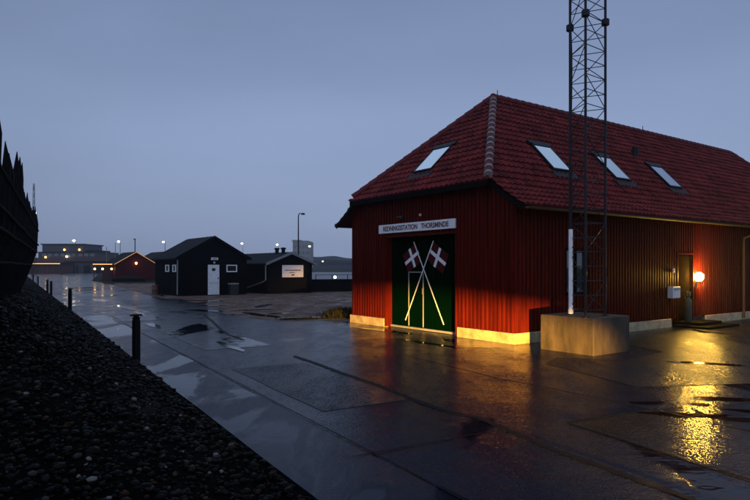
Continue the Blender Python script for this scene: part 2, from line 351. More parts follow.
# stone bank on the left
def sm(x, a, b): t = min(1, max(0, (x-a)/(b-a))); return t*t*(3-2*t)
def hb(a, p):
    hm = .12+.78*sm(a,2,12) if a < 12 else .90-.32*sm(a,12,31)-.3*sm(a,31,70)
    h = hm*sm(p,-.1,2.1)+.03*sm(p,.05,.3)
    return h
mb = MB(); na, npp = 150, 34; A = [-9+ (i/(na-1))**1.6*130 for i in range(na)]; Pp = [.09+(j/(npp-1))**1.6*22 for j in range(npp)]
for a in A:
    for p in Pp:
        mb.v.append(ap(a, p, hb(a,p)+.02*math.sin(a*3.1+p*5)*math.sin(p*4.3-a)+ (.0 if p > .12 else -.0)))
for i in range(na-1):
    for j in range(npp-1): mb.f.append((i*npp+j, (i+1)*npp+j, (i+1)*npp+j+1, i*npp+j+1))
mb.build('bank', M['bank'], smooth=True, kind='structure')

def stones():
    bm = bmesh.new(); bmesh.ops.create_icosphere(bm, subdivisions=1, radius=1); bm.verts.ensure_lookup_table()
    V = np.array([v.co[:] for v in bm.verts]); F = np.array([[v.index for v in f.verts] for f in bm.faces]); bm.free()
    VV = []; FF = []; off = 0; n = 0
    cnt = 46000
    while n < cnt:
        a = -1.0+36*rng.random()**1.7; p = .14+4.6*rng.random()**1.1
        if a > 12 and rng.random() < .35: continue
        n += 1
        x, y, _ = ap(a, p)
        s = (.006+.021*rng.random()**1.8)*(1+.6*(rng.random()<.12)) * (1+.6*min(1,a/20))
        sc = s*np.array([rng.uniform(.8,1.5), rng.uniform(.7,1.15), rng.uniform(.4,.8)])
        ph = rng.random(3)*6
        D = 1+.13*np.sin(V@rng.normal(size=3)*1.8+ph[0])+.09*np.sin(V@rng.normal(size=3)*2.7+ph[1])
        W = V*D[:,None]*sc
        t = rng.random()*6.28; c_, s_ = math.cos(t), math.sin(t); q = rng.uniform(-.5,.5)
        R = np.array([[c_,-s_,0],[s_,c_,0],[0,0,1]])@np.array([[1,0,0],[0,math.cos(q),-math.sin(q)],[0,math.sin(q),math.cos(q)]])
        W = W@R.T+np.array([x,y,hb(a,p)+s*rng.uniform(.0,.75)])
        VV.append(W); FF.append(F+off); off += len(V)
    VV = np.concatenate(VV).astype(np.float32); FF = np.concatenate(FF).astype(np.int32)
    me = bpy.data.meshes.new('stones'); me.vertices.add(len(VV)); me.vertices.foreach_set('co', VV.ravel())
    me.loops.add(FF.size); me.loops.foreach_set('vertex_index', FF.ravel()); me.polygons.add(len(FF))
    me.polygons.foreach_set('loop_start', np.arange(0, FF.size, 3, dtype=np.int32)); me.update(calc_edges=True)
    me.shade_smooth(); me.materials.append(M['stone'])
    o = bpy.data.objects.new('stones', me); C.objects.link(o); o['kind'] = 'stuff'
    tag(o, 'dark wet stones covering the bank left of the road', 'stones')
stones()

def grass():
    mb = MB()
    def blade(x, y, h, w_):
        t = random.random()*6.28; lx, ly = math.cos(t), math.sin(t); b = random.uniform(.1,.6)*h; u = random.random()*6.28
        mb.add([(x-lx*w_,y-ly*w_,0),(x+lx*w_,y+ly*w_,0),(x+lx*w_*.6+b*.4*math.cos(u),y+ly*w_*.6+b*.4*math.sin(u),h*.6),(x+b*math.cos(u),y+b*math.sin(u),h)], [(0,1,2),(0,2,3)])
    for _ in range(2600):
        t = random.random(); 
        x = -2.9+2.2*t+random.gauss(0,.12); y = 18.75+.6*t+random.gauss(0,.13); blade(x, y, random.uniform(.02,.07), .006)
    for _ in range(2600):
        x = random.gauss(-1.05,.35); y = random.gauss(20.6,.6); blade(x, y, random.uniform(.08,.30)*math.exp(-((x+1.05)**2)), .008)
    for _ in range(1500):
        x = random.uniform(-9,-1); y = random.uniform(20,38); 
        if random.random() < .7: blade(x, y, random.uniform(.02,.06), .008)
    o = mb.build('grass', M['grass'], kind='stuff'); tag(o, 'tufts of winter grass beside the left corner of the red station', 'grass')
grass()

# ------------------------------------------------------------------ the red station
ANG = math.atan2(.5825,.8128); CO = Vector((2.967,12.77,0))
EX = Vector((math.cos(ANG), math.sin(ANG), 0)); EY = Vector((-math.sin(ANG), math.cos(ANG), 0))
def st(x, y, z=0): return CO+EX*x+EY*y+Vector((0,0,z))
W_, LEN = 6.27, 19.6; YM = W_/2; ZE, ZK, ZR = 2.93, 3.62, 6.40; YK = .51
station = thing('rescue_station', 'long dark red boarded rescue station with hipped pantile roof beside the wet road', 'building', CO, ANG)
def ztop(y):  # underside of roof at offset y from the long wall
    y = min(y, W_-y)
    if y < YK: return 3.08+(ZK-.10-3.08)*max(0,y)/YK
    return ZK-.10+(ZR-ZK)/(YM-YK)*(y-YK)
# walls : backing + battens
wl = MB(); DY0, DY1, DZ, DR = 1.76, 4.60, 2.50, .20
ZG = ZK-.10
def front_panel(y0, y1, z0, x0=0, x1=.12):
    ys = [y0]+[y for y in (YK, W_-YK) if y0 < y < y1]+[y1]
    poly = [(x0,y0,z0),(x0,y1,z0)]+[(x0,y,min(ZG,ztop(y))) for y in ys[::-1]]
    wl.prism(poly, (x1-x0,0,0))
front_panel(0, DY0, .24); front_panel(DY1, W_, .24); front_panel(DY0, DY1, DZ)
wl.box(.12, DR+.05, DY1-.001+.001, DY1+.1, .0, DZ); wl.box(.12, DR+.05, DY0-.1, DY0, 0, DZ)
y = .02
while y < W_-.02:
    z0 = .22 if (y+.05 < DY0 or y > DY1) else DZ+.0
    if not (DY0-.055 < y < DY0 or DY1 < y < DY1-.01): wl.box(-.026, -.001, y, y+.05, z0, min(ZG, ztop(y+.025))-.01)
    y += .125
# long side facing the yard
holes = [(1.71,2.51,1.04,2.05),(6.66,7.48,.10,2.0)]
xs = sorted({.12, LEN} | {v for h in holes for v in h[:2]})
for a, b in zip(xs, xs[1:]):
    hh = [h for h in holes if abs(h[0]-a) < 1e-6 and abs(h[1]-b) < 1e-6]
    if hh:
        h = hh[0]
        if h[2] > .25: wl.box(a, b, 0, .12, .24, h[2])
        wl.box(a, b, 0, .12, h[3], 3.08)
    else: wl.box(a, b, 0, .12, .24, 3.08)
x = .0
while x < LEN-.03:
    segs = [(.22, 3.02)]
    for h in holes:
        if x+.05 > h[0] and x < h[1]:
            segs = ([(.22, h[2])] if h[2] > .3 else [])+[(h[3], 3.02)]
    for s0, s1 in segs: wl.box(x, x+.05, -.026, -.001, s0, s1)
    x += .125
wl.box(0, LEN, W_-.12, W_-.001, .24, 3.08) if False else wl.box(.12, LEN, W_-.12, W_, .24, 3.08)
wl.prism([(LEN,.12,.24),(LEN,W_-.12,.24),(LEN,W_-.12,3.08),(LEN,W_-YK,ZG),(LEN,YK,ZG),(LEN,.12,3.08)], (-.12,0,0))
wl.build('wall', M['red_wood'], station)
pl = MB()
pl.box(-.045, .12, -.045, DY0-.04, 0, .235); pl.box(-.045, .12, DY1+.02, W_+.045, 0, .235)
pl.box(.1205, 6.3, -.045, .10, 0, .235); pl.box(8.2, LEN+.04, -.045, .10, 0, .235); pl.box(.1205, LEN+.04, W_-.1, W_+.045, 0, .235)
pl.build('plinth', M['plinth'], station, bevel=.008)
jm = MB(); jm.box(-.03, DR, DY1-.035, DY1-.002, .02, DZ); jm.box(-.03, DR, DY0+.002, DY0+.035, .02, DZ); jm.box(-.03, DR, DY0+.036, DY1-.036, DZ-.05, DZ-.002)
jm.build('door_frame', M['red_wood'], station)

# pantile roof
TW, TL = .172, .238
def tile_slope(name, u0, u1, prof, fmap, planes, parent=None, uflip=1):
    """prof: polyline (s, z) from the eave up; fmap(u, s, z)->xyz ; rows of interlocking pantiles"""
    P = [Vector((a, b)) for a, b in prof]; seg = [(b-a).length for a, b in zip(P, P[1:])]; tot = sum(seg)
    def at(v):
        v = max(0, min(v, tot-1e-6)); i = 0
        while v > seg[i]: v -= seg[i]; i += 1
        p = P[i].lerp(P[i+1], v/seg[i]); d = (P[i+1]-P[i]).normalized()
        return p, Vector((-d.y, d.x))
    nu = int((u1-u0)/TW*7)+1; us = [u0+i*TW/7 for i in range(nu+1)]
    nv = int(math.ceil(tot/TL)); rows = []
    for r in range(nv):
        for vv, off in ((r*TL, .042), (min((r+1)*TL, tot), .006)): rows.append((vv, off, r))
    bm = bmesh.new(); uvl = bm.loops.layers.uv.new('UVMap'); G = []
    for vv, off, r in rows:
        p, n = at(vv); R = []
        for iu, u in enumerate(us):
            c = math.cos(2*PI*u/TW); wv = .034*(.5+.5*c)**1.4+.006*math.sin(2*PI*u/TW)
            jt = .004*math.sin(int(u/TW)*12.9898+r*78.233)
            q = p+n*(off+wv+jt); R.append(bm.verts.new(fmap(u, q.x, q.y)))
        G.append(R)
    if True:
        p, n = at(0); R0 = [bm.verts.new(fmap(u, (p+n*.0).x, (p+n*.0).y)) for u in us]; G.insert(0, R0); rows.insert(0, (0,0,0))
    for i in range(len(G)-1):
        for j in range(len(us)-1):
            f = bm.faces.new((G[i][j],G[i][j+1],G[i+1][j+1],G[i+1][j])); f.smooth = True
            r = rows[i+1][2]
            for l in f.loops: l[uvl].uv = ((us[j]+TW*.02)/TW, r+.5)
    for co, no in planes:
        bmesh.ops.bisect_plane(bm, geom=bm.verts[:]+bm.edges[:]+bm.faces[:], plane_co=co, plane_no=no, clear_outer=True)
    bmesh.ops.recalc_face_normals(bm, faces=bm.faces)
    me = bpy.data.meshes.new(name); bm.to_mesh(me); bm.free(); me.set_sharp_from_angle(angle=math.radians(42)); me.materials.append(M['tile'])
    o = bpy.data.objects.new(name, me); C.objects.link(o); o.parent = parent; return o
XH0, XH1 = -.24, 2.70; XE0, XE1 = LEN+.24, LEN-2.70
prof = [(-.47,ZE),(-.2,3.085),(.05,3.245),(.3,3.43),(YK,3.62),(.8,3.62+.29*1.06),(YM,ZR)]
# vertical cutting planes through the hips; normal points to what is removed
def vplane(a, b, keep):
    d = Vector((b[0]-a[0], b[1]-a[1], 0)); n = Vector((-d.y, d.x, 0)).normalized()
    if (Vector((*keep,0))-Vector((*a,0))).dot(n) > 0: n = -n
    return (Vector((*a,0)), n)
ph1 = vplane((XH0,YK),(XH1,YM),(10,0)); pe1 = vplane((XE0,YK),(XE1,YM),(10,0))
roof = tile_slope('roof', XH0-.3, XE0+.3, prof, lambda u,s,z: (u,s,z), [((XH0,0,0),Vector((-1,0,0))),((XE0,0,0),Vector((1,0,0))),ph1,pe1], station)
ph2 = vplane((XH0,W_-YK),(XH1,YM),(10,W_)); pe2 = vplane((XE0,W_-YK),(XE1,YM),(10,W_))
tile_slope('roof_slope', XH0-.3, XE0+.3, prof, lambda u,s,z: (u,W_-s,z), [((XH0,0,0),Vector((-1,0,0))),((XE0,0,0),Vector((1,0,0))),ph2,pe2], roof)
hp = [(XH0-.10,ZK-.095),(XH0,ZK),(XH1,ZR)]
k1 = vplane((XH0,YK),(XH1,YM),(0,YM)); k2 = vplane((XH0,W_-YK),(XH1,YM),(0,YM))
tile_slope('hip_slope', YK-.5, W_-YK+.5, hp, lambda u,s,z: (s,u,z), [k1,k2], roof)
he = [(-(XE0+.10),ZK-.095),(-XE0,ZK),(-XE1,ZR)]
k3 = vplane((XE0,YK),(XE1,YM),(LEN,YM)); k4 = vplane((XE0,W_-YK),(XE1,YM),(LEN,YM))
tile_slope('hip_slope', YK-.5, W_-YK+.5, he, lambda u,s,z: (-s,u,z), [k3,k4], roof)
# half round tiles on hips and ridge, each bedded on a pale mortar lip
def cap_row(a, b, r, name, par, lip=True, n_=8):
    a = Vector(a); b = Vector(b); L_ = (b-a).length; n = int(L_/.30); t_ = MB(); m_ = MB()
    for i in range(n):
        p = a.lerp(b, i/n); q = a.lerp(b, (i+1.12)/n)
        t_.tube([p, q], [r*1.12, r*.92], 12)
        if lip: m_.tube([p-(b-a).normalized()*.012, p+(b-a).normalized()*.07], [r*1.17, r*1.15], 12)
    o = t_.build(name, M['tile_mortar' if lip else 'tile_plain'], par, smooth=True)
    if lip: m_.build('mortar_bed', M['mortar'], par, smooth=True)
M['tile_plain'] = mat('ridge clay', (.13,.02,.022), .6, noise=(5,.8,(.08,.014,.016)), spec=.15)
cap_row((XH0-.04,YK-.02,ZK+.03),(XH1,YM,ZR+.03), .086, 'hip_tiles', roof)
cap_row((XH0-.04,W_-YK+.02,ZK+.03),(XH1,YM,ZR+.03), .10, 'hip_tiles', roof, False)
cap_row((XE0,YK,ZK+.03),(XE1,YM,ZR+.03), .10, 'hip_tiles', roof, False)
cap_row((XH1-.05,YM,ZR+.03),(XE1,YM,ZR+.03), .095, 'ridge_tiles', roof, False)
for x_ in (2.86, 6.9, 10.3):
    MB().tube([(x_,YM,ZR+.1),(x_,YM,ZR+.26)], .012, 6).build('ridge_spike', M['mast_metal'], roof)
# soffit and verge boards under the tiles
sf = MB()
for ysign, y0 in ((1,0),(-1,W_)):
    pr = [(-.44,ZE-.055),(-.2,3.03),(.05,3.185),(.3,3.37),(YK,3.55)]
    P2 = [(XH0+.02, y0+ysign*a, b) for a, b in pr]+[(XH0+.02, y0+ysign*a, b-.03) for a, b in pr[::-1]]
    sf.prism(P2, (LEN+.44,0,0))
sf.box(XH0-.05, .0, YK, W_-YK, ZK-.14, ZK-.1)
sf.build('soffit', M['red_wood'], station)
vb = MB()
for ysign, y0 in ((1,0),(-1,W_)):
    pr = [(-.46,ZE-.0),(-.2,3.075),(.05,3.23),(.3,3.415),(YK,3.60)]
    vb.prism([(XH0-.03, y0+ysign*a, b) for a, b in pr]+[(XH0-.03, y0+ysign*a, b-.13) for a, b in pr[::-1]], (.03,0,0))
vb.box(XH0-.16, XH0-.13, YK-.03, W_-YK+.03, ZK-.22, ZK-.10)
vb.build('verge_board', M['black_wood'], station)
gt = MB()
def gutter(x0, x1, yc, zc, r=.06):
    n = 8; vs = []; 
    for x_ in (x0, x1):
        for rr in (r, r-.006): vs += [(x_, yc+rr*math.cos(PI+PI*i/n), zc+rr*math.sin(PI+PI*i/n)) for i in range(n+1)]
    m_ = n+1; fs = []
    for i in range(n):
        fs += [(i,i+1,2*m_+i+1,2*m_+i), (m_+i,3*m_+i,3*m_+i+1,m_+i+1)]
    fs += [(0,2*m_,3*m_,m_),(n,m_+n,3*m_+n,2*m_+n)]
    gt.add(vs, fs)
gutter(XH0+.05, LEN+.1, -.52, ZE-.03); gutter(XH0+.05, LEN+.1, W_+.52, ZE-.03)
gt.tube([(XH0-.01,W_+.52,ZE-.03),(XH0+.06,W_+.52,ZE-.03)], .065, 10)
gt.build('gutter', M['gutter_paint'], station, smooth=True)
MB().tube([(10.54,-.52,ZE-.09),(10.54,-.50,2.72),(10.54,-.10,2.55),(10.54,-.085,2.4),(10.54,-.085,.05)], .04, 10).build('downpipe', M['gutter_paint'], station, smooth=True)
# big door
door = MB().box(DR, DR+.06, DY0+.036, DY1-.036, .07, DZ-.051)
y = DY0+.14
while y < DY1-.14: door.box(DR-.008, DR, y, y+.10, .08, DZ-.06); y += .112
door = door.build('door', M['green_door'], station)
bars = MB()
bars.box(DR-.03, DR-.009, 3.79, 3.812, .09, 1.53); bars.box(DR-.03, DR-.009, 3.20, 3.222, .09, 1.53); bars.box(DR-.03, DR-.009, 3.226, 3.784, 1.50, 1.53)
bars.build('wicket_frame', M['dull'], door)
MB().box(DR-.06, DR-.031, 3.20, 3.215, .95, 1.10).build('handle', M['zinc'], door)
MB().box(DR-.05, DR+.05, DY0+.04, DY1-.04, .015, .068).build('door_sill', M['dull'], door)
def stick(name, a, b, wd, x0, m, th=.012):
    a = Vector((0,*a)); b = Vector((0,*b)); d = (b-a).normalized(); n = Vector((0,-d.z,d.y))*wd/2
    P2 = [a+n, b+n, b-n, a-n]; return MB().prism([(x0, p.y, p.z) for p in P2], (-th,0,0)).build(name, M[m], door)
stick('flag_pole', (3.57,2.31), (2.40,.22), .024, DR-.034, 'offwhite'); stick('flag_pole', (2.77,2.31), (3.90,.23), .024, DR-.05, 'offwhite')
def flag(sgn, yc, zc, a1, a2, b1, b2):
    ca = Vector((0,(a1[0]+a2[0])/2,(a1[1]+a2[1])/2)); L1 = Vector((0,a2[0]-a1[0],a2[1]-a1[1])); L2 = Vector((0,b2[0]-b1[0],b2[1]-b1[1]))
    h1 = L1/2*1.0; h2 = L2/2*1.0; x0 = DR-.010
    P2 = [ca+h1+h2, ca+h1-h2, ca-h1-h2, ca-h1+h2]
    f = MB().prism([(x0,p.y,p.z) for p in P2], (-.008,0,0)).build('flag', M['flag_red'], door)
    for c0, c1 in ((a1,a2),(b1,b2)):
        d = Vector((0,c1[0]-c0[0],c1[1]-c0[1])).normalized(); n = Vector((0,-d.z,d.y))*.045
        xx = x0-.009 if c0 is a1 else x0-.012
        P2 = [Vector((0,*c0))+n, Vector((0,*c1))+n, Vector((0,*c1))-n, Vector((0,*c0))-n]
        MB().prism([(xx,p.y,p.z) for p in P2], (-.003,0,0)).build('flag_cross', M['offwhite'], f)
flag(1, 0,0, (3.95,1.73),(3.40,2.04),(3.77,2.13),(3.54,1.65))
flag(-1,0,0, (2.36,1.71),(2.93,2.06),(2.55,2.12),(2.77,1.65))
# side door, window
sdm = MB().box(6.69, 7.45, .06, .10, .12, 1.97); sdm.box(6.80, 7.34, .052, .06, .25, .9); sdm.box(6.80, 7.34, .052, .06, 1.05, 1.85)
sdoor = sdm.build('side_door', M['dark_paint'], station); MB().box(6.76,6.88,.02,.05,1.02,1.05).build('handle', M['zinc'], sdoor)
fr = MB(); fr.box(6.62,6.66,-.04,.1,.12,2.04); fr.box(7.48,7.52,-.04,.1,.12,2.04); fr.box(6.66,7.48,-.04,.1,2.0,2.04); fr.build('side_door_frame', M['red_wood'], station)
wn_ = MB(); wn_.box(1.67,1.73,-.04,.08,1.0,2.09); wn_.box(2.49,2.55,-.04,.08,1.0,2.09); wn_.box(1.73,2.49,-.04,.08,2.03,2.09); wn_.box(1.73,2.49,-.04,.08,1.0,1.06); wn_.box(2.09,2.13,-.02,.08,1.06,2.03)
win = wn_.build('window', M['black_wood'], station); MB().box(1.73,2.49,.03,.04,1.06,2.03).build('pane', M['glass'], win)
# roof windows: hit positions on the slopes
ns = Vector((0,-(ZR-ZK),(YM-YK))).normalized(); ds = Vector((0,(YM-YK),(ZR-ZK))).normalized()
nh = Vector((-(ZR-ZK),0,(XH1-XH0))).normalized(); dh = Vector((XH1-XH0,0,ZR-ZK)).normalized()
def skylight(c, ax, up, nrm, w2, h2):
    c = Vector(c)
    def B(mb, a0,a1,b0,b1,n0,n1):
        vs = [c+ax*a+up*b+nrm*n for n in (n0,n1) for b in (b0,b1) for a in (a0,a1)]
        mb.add(vs, [(0,2,3,1),(4,5,7,6),(0,1,5,4),(2,6,7,3),(0,4,6,2),(1,3,7,5)])
    f = MB(); t = .022
    B(f,-w2-.02,-w2+t,-h2,h2,0,.10); B(f,w2-t,w2+.02,-h2,h2,0,.10); B(f,-w2+t,w2-t,h2-.06,h2,0,.11); B(f,-w2+t,w2-t,-h2,-h2+.05,0,.10)
    B(f,-w2-.12,w2+.12,-h2-.24,-h2-.001,.03,.062); B(f,-w2-.08,w2+.08,h2+.001,h2+.12,.05,.11)
    o = f.build('skylight', M['dark_frame'], roof)
    g_ = MB(); B(g_,-w2+t,w2-t,-h2+.05,h2-.06,.085,.094); g_.build('glass', M['skyglass'], o)
for xc in (2.74, 5.42, 8.21):
    skylight((xc,1.235,4.39), Vector((1,0,0)), ds, ns, .35, .52)
skylight((.64,3.30,4.44), Vector((0,1,0)), dh, nh, .35, .52)
rv = MB(); cv = Vector((7.8,1.96,5.15)); rv.tube([cv, cv+Vector((0,-.05,.28))], [.13,.09], 10); rv.build('roof_vent', M['dark_frame'], roof)
# fixtures on the gable above the sign
tl = MB().box(-.10,-.03,3.72,4.0,2.965,2.995).box(-.05,-.03,3.8,3.9,2.93,2.965).build('flood_lamp_housing', M['plastic_dark'], None)
tl.matrix_world = Matrix.Translation(CO) @ Matrix.Rotation(ANG,4,'Z'); tag(tl, 'small dark flat fitting on the gable above the name board', 'light fitting')
sp = thing('sensor_lamp', 'tiny pale round lamp on the gable above the right half of the name board', 'lamp', st(-.03,3.04,2.97), ANG)
MB().sphere((-.03,0,0), .035, 12, 8).build('globe', M['box_white'], sp, smooth=True); MB().box(-.006,.005,-.03,.03,-.03,.05).build('bracket', M['plastic_dark'], sp)

# name board
sg = thing('name_board', 'long white name board lettered REDNINGSSTATION THORSMINDE above the green station door', 'sign', st(-.03,3.285,2.685), ANG)
MB().box(-.045,0,-1.525,1.525,-.115,.115).build('board', M['offwhite'], sg)
def text(s, parent, x, width, h, m, name='lettering'):
    c = bpy.data.curves.new('t', 'FONT'); c.body = s; c.align_x = 'CENTER'; c.align_y = 'CENTER'; c.size = 1; c.extrude = .02; c.offset = .028
    o = bpy.data.objects.new('t', c); C.objects.link(o); bpy.context.view_layer.update()
    me = bpy.data.meshes.new_from_object(o.evaluated_get(bpy.context.evaluated_depsgraph_get())); C.objects.unlink(o); bpy.data.objects.remove(o)
    V = np.array([v.co[:] for v in me.vertices]); lo, hi = V.min(0), V.max(0); ctr = (lo+hi)/2
    for v in me.vertices:
        q = (Vector(v.co)-Vector(ctr)); v.co = (x-q.z*.15, -(q.x)*width/(hi[0]-lo[0]), q.y*h/(hi[1]-lo[1]))
    me.materials.clear(); me.materials.append(m); o = bpy.data.objects.new(name, me); C.objects.link(o); o.parent = parent; return o
text('REDNINGSSTATION   THORSMINDE', sg, -.047, 2.62, .135, M['letters'])

# wall lamp, meter box, step
lamp = thing('wall_lamp', 'glowing orange globe lamp on the red wall right of the side door', 'lamp', st(7.58,-.05,1.37), ANG)
MB().sphere((0,-.10,0), .125, 20, 12).build('globe', M['orange_lamp'], lamp, smooth=True)
MB().box(-.05,.05,-.02,.02,-.32,-.12).lathe([(.05,-.17),(.075,-.145),(.07,-.12)], (0,-.10,0), 16).build('bracket', M['plastic_dark'], lamp)
bx = thing('meter_box', 'white wall box mounted left of the side door', 'box', st(6.28,-.03,.96), ANG)
MB().box(-.19,.19,-.17,0,-.16,.16).build('case', M['box_white'], bx, bevel=.02); MB().box(-.15,.15,-.178,-.171,.06,.12).build('louvre', M['zinc'], bx)
bs = thing('bell_push', 'tiny pale switch on the red wall above the white box', 'switch', st(6.38,-.03,1.55), ANG); MB().box(-.03,.03,-.04,0,-.05,.05).build('cover', M['box_white'], bs); MB().box(-.012,.012,-.05,-.041,-.02,.02).build('button', M['zinc'], bs)
stp = MB().box(0,1.75,-.95,0,0,.07).box(.25,1.45,-.62,-.0,.071,.15).build('door_step', M['black_wood'], None, bevel=.01); stp.location = st(6.35,-.05,0); stp.rotation_euler.z = ANG
tag(stp, 'low dark platform step in front of the side door', 'step')
gp = thing('gas_cylinder', 'narrow greenish cylinder standing on the step left of the side door', 'gas cylinder', st(6.72,-.28,.15), ANG)
MB().lathe([(.075,0),(.09,.03),(.09,.52),(.075,.60),(.03,.66),(.03,.68)], n=18).build('body', M['greenpost'], gp, smooth=True)
MB().lathe([(.03,.681),(.055,.70),(.055,.80),(.04,.82)], n=12).build('valve_cap', M['greenpost'], gp, smooth=True)

# ------------------------------------------------------------------ concrete block with lattice mast
blk = MB().box(-.59,.59,-.61,.61,-.05,.70).build('concrete_base', M['concrete'], None, bevel=.018)
blk.location = st(.47,-1.39,0); blk.rotation_euler.z = ANG; tag(blk, 'stained square concrete block carrying the lattice mast', 'concrete block')
mast = thing('lattice_mast', 'tall slender three-legged steel lattice mast standing on the concrete block', 'mast', (0,0,.70))
LG = [Vector((3.90,12.0,0)), Vector((3.965,11.3,0)), Vector((4.50,11.72,0))]; HT = 9.2; FZ = 6.43-.70
for p in LG: MB().tube([p, p+Vector((0,0,HT))], .024, 10).lathe([(.07,0),(.07,.015),(.03,.02)], p, 10).build('leg', M['mast_metal'], mast, smooth=True)
for p in LG: MB().lathe([(.065,-.06),(.075,-.05),(.075,.05),(.065,.06)], p+Vector((0,0,FZ)), 12).build('flange', M['mast_metal'], mast, smooth=True)
lv = .56; high = MB()
for i, j in ((0,1),(1,2),(2,0)):
    kk = 0; z = .12
    while z < HT-lv:
        a, b = LG[i], LG[j]; h_v = Vector((0,0,lv/2)); q = b if kk % 2 else a
        c, d = (b, a) if kk % 2 else (a, b)
        for p0, p1 in ((a+Vector((0,0,z)), b+Vector((0,0,z))), (a+Vector((0,0,z))+h_v, b+Vector((0,0,z))+h_v), (c+Vector((0,0,z)), d+Vector((0,0,z+lv)))):
            if kk < 11: MB().tube([p0, p1], .0085, 5).build('brace', M['mast_metal'], mast)
            else: high.tube([p0, p1], .0085, 5)
        z += lv; kk += 1
p = LG[0]
high.build('high_braces', M['mast_metal'], mast, kind='stuff')
cg = MB().tube([p+Vector((-.01,-.075,z_)) for z_ in (.02,.10,.12,1.2,1.70)], [.05,.05,.042,.042,.042], 12).build('cable_guard', M['white'], mast, smooth=True)
cb = [p+Vector((-.01+.012*math.sin(i*.9),-.075+.01*math.sin(i*1.7),1.7+i*.35)) for i in range(0, 20)]
MB().tube(cb, .012, 6).tube([q+Vector((.02,.01,0)) for q in cb], .009, 6).build('cable', M['mast_metal'], mast, smooth=True)

# ------------------------------------------------------------------ bollards along the road edge
b0 = thing('bollard', '', 'bollard', ap(12.2,.10,0), 0, 'black bollards along the left road edge')
MB().lathe([(.068,0),(.068,.72),(.060,.725),(.060,.755),(.068,.76),(.068,.775)], n=18).build('post', M['bollard'], b0, smooth=True)
MB().lathe([(.045,.776),(.045,.80),(.105,.802),(.108,.818),(.09,.83),(.001,.835)], n=20).build('cap', M['bollard'], b0, smooth=True)
b0['label'] = 'nearest and largest black bollard with flat mushroom cap, on the road edge'
aB = []
for i, (Y, lb) in enumerate(((23,'second bollard along the road edge, alone between the nearest one and the distant pairs'),
        (35,'right and nearer bollard of the middle pair beside the far road edge'),(39,'left and farther bollard of the middle pair beside the far road edge'),
        (55,'right bollard of the farthest small pair near the foot of the palisade'),(70,'farthest and smallest bollard, left of the farthest small pair'))):
    a = Y/.8575; copy_tree(b0, None, ap(a, .10, 0), lb)

# ------------------------------------------------------------------ palisade
Apt, Bpt = Vector((-5.75,9,0)), Vector((-15.0,26.6,0)); dirp = (Bpt-Apt).normalized(); lft = Vector((-dirp.y, dirp.x, 0))
A2 = Apt-dirp*3.2; LP = (Bpt-A2).length
pal = thing('palisade', 'tall dark timber palisade of pointed stakes leaning outward above the stone bank', 'fence', A2, math.atan2(dirp.y, dirp.x))
def base_z(s):
    P_ = A2+dirp*s+lft*.7-E0; return hb(P_.dot(U), P_.dot(NL))-.05
def pp(s, off, z): return Vector((s, off, z))
s = 0; i = 0
while s < LP:
    bz = base_z(s); big = i % 3 == 0
    top = (4.12 if big else 3.5)+random.uniform(-.3,.3)-(.5 if random.random()<.15 else 0); r = random.uniform(.055,.075)*(1.25 if big else 1)
    j = random.uniform(-.05,.05); zm = 2.35
    MB().tube([pp(s-.1+j, .72, bz), pp(s+j*.5, .36, (bz+zm)/2), pp(s, .05, zm), pp(s+j, 0, top-.45), pp(s+j+random.uniform(-.04,.04), random.uniform(-.03,.03), top)], [r*1.1, r, r*.95, r*.9, .008], 7).build('stake', M['post_wood'], pal, smooth=True)
    s += .33+random.uniform(-.04,.04); i += 1
rl = MB()
for z_, off in ((3.25,-.07),(2.62,-.07),(2.30,-.02),(1.75,.20)):
    pts = [pp(t*LP/24, off, z_+.01*math.sin(t*1.3)) for t in range(25)]
    rl.tube(pts, .032, 7)
rl.build('rail', M['post_wood'], pal, smooth=True)
lt = MB(); s = .1
while s < LP-.6:     # crossing withies of the leaning lower part
    for sg_ in (1,-1):
        bz = base_z(s); lt.tube([pp(s-.25*sg_, .66, bz), pp(s+.25*sg_, -.0, 2.35)], random.uniform(.016,.028), 5)
    s += .19
lt.build('lattice', M['post_wood'], pal)
bk = MB(); s = 0
while s < LP-.1:     # rough boards behind the stakes
    bz = base_z(s); tp = random.uniform(2.45,2.8)
    vs = [pp(s,.80,bz),pp(s+.17,.80,bz),pp(s+.17,.16,2.3),pp(s,.16,2.3),pp(s+.17,.10,tp),pp(s,.10,tp)]
    v2 = [v+Vector((0,.03,0)) for v in vs]
    bk.add(vs+v2, [(0,1,2,3),(3,2,4,5),(6,9,8,7),(9,11,10,8),(0,3,9,6),(3,5,11,9),(1,7,8,2),(2,8,10,4),(5,4,10,11),(0,6,7,1)])
    s += .19
bk.build('boarding', M['post_wood'], pal)

